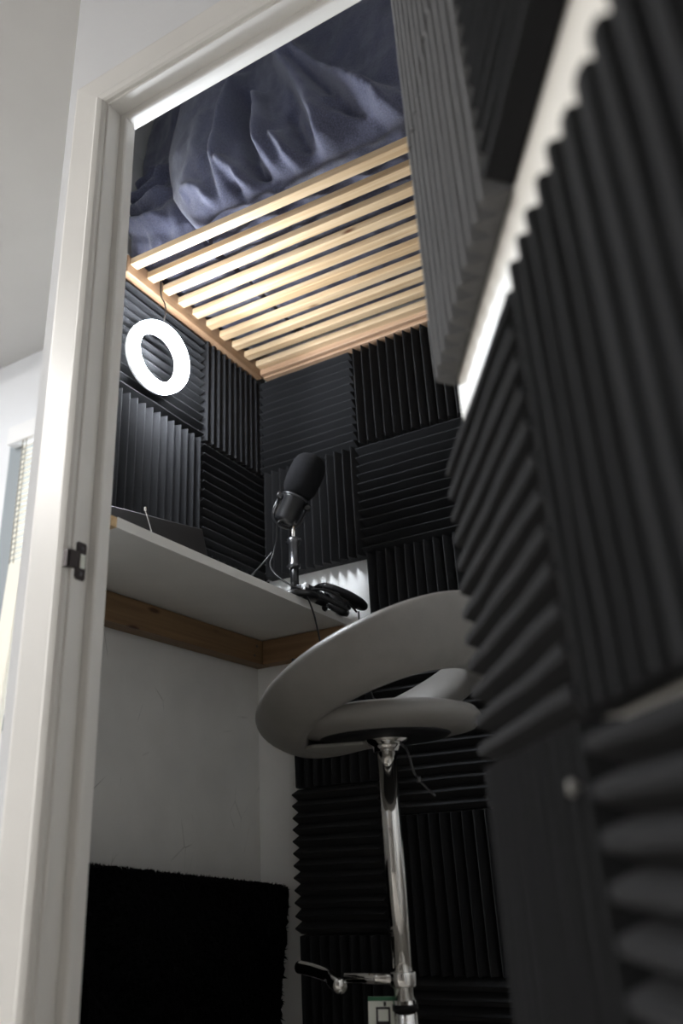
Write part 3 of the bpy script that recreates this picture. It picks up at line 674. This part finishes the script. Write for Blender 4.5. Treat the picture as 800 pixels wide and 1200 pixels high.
# ---------------------------------------------------------------- black shaggy rug propped under the desk
random.seed(11)
A, B = V((-1.105, 1.090, 0.007)), V((-1.105, 1.720, -0.062)); Cc, D = V((-1.055, 1.560, -0.595)), V((-1.055, 1.090, -0.595))
bm = bmesh.new(); NU, NV = 70, 60; fr_, bk = [], []
th = V((-0.045, 0, 0))
for j in range(NV+1):
    v = j/NV; ra, rb = [], []
    for i in range(NU+1):
        u = i/NU; p = (A.lerp(B, u)).lerp(D.lerp(Cc, u), v)
        w = 0.010*noise.noise(V((u*4, v*4, 2.0))) + 0.006*random.random()
        e = V((0, 0, random.uniform(-0.003, 0.004))) if j == 0 else (V((0, random.uniform(-0.003, 0.004), 0)) if i in (0, NU) else V())
        ra.append(bm.verts.new(p + V((w, 0, 0)) + e)); rb.append(bm.verts.new(p + th + e))
    fr_.append(ra); bk.append(rb)
for j in range(NV):
    for i in range(NU):
        bm.faces.new((fr_[j][i], fr_[j][i+1], fr_[j+1][i+1], fr_[j+1][i])); bm.faces.new((bk[j][i], bk[j+1][i], bk[j+1][i+1], bk[j][i+1]))
for i in range(NU):
    bm.faces.new((fr_[0][i], bk[0][i], bk[0][i+1], fr_[0][i+1])); bm.faces.new((fr_[NV][i], fr_[NV][i+1], bk[NV][i+1], bk[NV][i]))
for j in range(NV):
    bm.faces.new((fr_[j][0], fr_[j+1][0], bk[j+1][0], bk[j][0])); bm.faces.new((fr_[j][NU], bk[j][NU], bk[j+1][NU], fr_[j+1][NU]))
rug = obj('shaggy_rug', bm, M['fur'])
tag(rug, 'black shaggy rug propped upright against the wall under the desk', 'rug')
bm = bmesh.new()
def tuft(p, d, L):
    s = d.orthogonal().normalized()*0.0022; t = d.cross(s).normalized()*0.0022
    a, b, c, e = bm.verts.new(p+s), bm.verts.new(p-s*0.5+t), bm.verts.new(p-s*0.5-t), bm.verts.new(p+d*L)
    bm.faces.new((a, b, e)); bm.faces.new((b, c, e)); bm.faces.new((c, a, e))
for k in range(5200):
    u, v = random.random(), random.random()
    p = (A.lerp(B, u)).lerp(D.lerp(Cc, u), v); tuft(p, V((1, random.uniform(-.6, .6), random.uniform(-.9, .3))).normalized(), 0.014)
for k in range(900):
    u = random.random(); p = A.lerp(B, u) + th*random.random(); tuft(p, V((random.uniform(-.4, .6), random.uniform(-.5, .5), 1)).normalized(), random.uniform(0.003, 0.008))
for k in range(700):
    v = random.random()**1.3; p = B.lerp(Cc, v) + th*random.random(); tuft(p, V((random.uniform(-.3, .6), 1, random.uniform(-.7, .3))).normalized(), random.uniform(0.003, 0.008))
pile = obj('pile', bm, M['fur'], rug); pile['kind'] = 'stuff'

# ---------------------------------------------------------------- unseen ceiling fill lamps, added to light the room
def fill_lamp(x, y, label, mm, r):
    lamp = thing('fill_lamp', label, 'lamp', (x, y, CZ), 'added unseen fill lamps of the outer room')
    T = Matrix.Translation((x, y, CZ)); k = r/0.2
    bm = bmesh.new(); lathe(bm, [(0, 0), (0.20*k, 0), (0.205*k, -0.01), (0.205*k, -0.035), (0.19*k, -0.04), (0.19*k, -0.02), (0, -0.02)], 40, T); obj('fill_rim', bm, M['white'], lamp, True)
    bm = bmesh.new(); lathe(bm, [(0.187*k, -0.024), (0.185*k, -0.045), (0.15*k, -0.062), (0.08*k, -0.071), (0, -0.073)], 40, T); obj('diffuser', bm, mm, lamp, True)
fill_lamp(-3.05, -0.62, 'added unseen fill lamp behind the camera, left of the doorway', M['lamp'], 0.22)
fill_lamp(-2.75, 1.15, 'added unseen fill lamp near the window wall', M['lamp2'], 0.16)

# ---------------------------------------------------------------- daylight beyond the window
w = bpy.data.worlds.new('sky'); bpy.context.scene.world = w; w.use_nodes = True
bg = w.node_tree.nodes['Background']; bg.inputs[0].default_value = (0.86, 0.93, 1.0, 1); bg.inputs[1].default_value = 5.0

# ---------------------------------------------------------------- lift everything so that the floor is at z = 0
for o in bpy.context.scene.objects:
    if o.parent is None: o.location.z += H

# ---------------------------------------------------------------- camera
a, b, c = -0.485217, 0.400725, -0.058619
f = V((math.sin(a)*math.cos(b), math.cos(a)*math.cos(b), math.sin(b)))
r = V((math.cos(a), -math.sin(a), 0)); u = r.cross(f)
r2 = r*math.cos(c) + u*math.sin(c); u2 = -r*math.sin(c) + u*math.cos(c)
cam = bpy.data.cameras.new('camera'); co = bpy.data.objects.new('camera', cam); C.objects.link(co)
mw = Matrix((r2, u2, -f)).transposed().to_4x4(); mw.translation = V((0, 0, H)); co.matrix_world = mw
cam.sensor_fit = 'VERTICAL'; cam.sensor_height = 36.0; cam.lens = 944.786/1200*36.0
cam.clip_start = 0.02
cam.dof.use_dof = True; cam.dof.focus_distance = 1.66; cam.dof.aperture_fstop = 2.4
sc = bpy.context.scene; sc.camera = co
sc.view_settings.view_transform = 'Standard'; sc.view_settings.look = 'None'
sc.view_settings.gamma = 1.0; sc.view_settings.use_curve_mapping = False
sc.view_settings.exposure = 0.0
sc.cycles.max_bounces = 8; sc.cycles.diffuse_bounces = 5; sc.cycles.glossy_bounces = 5
sc.cycles.sample_clamp_indirect = 6.0
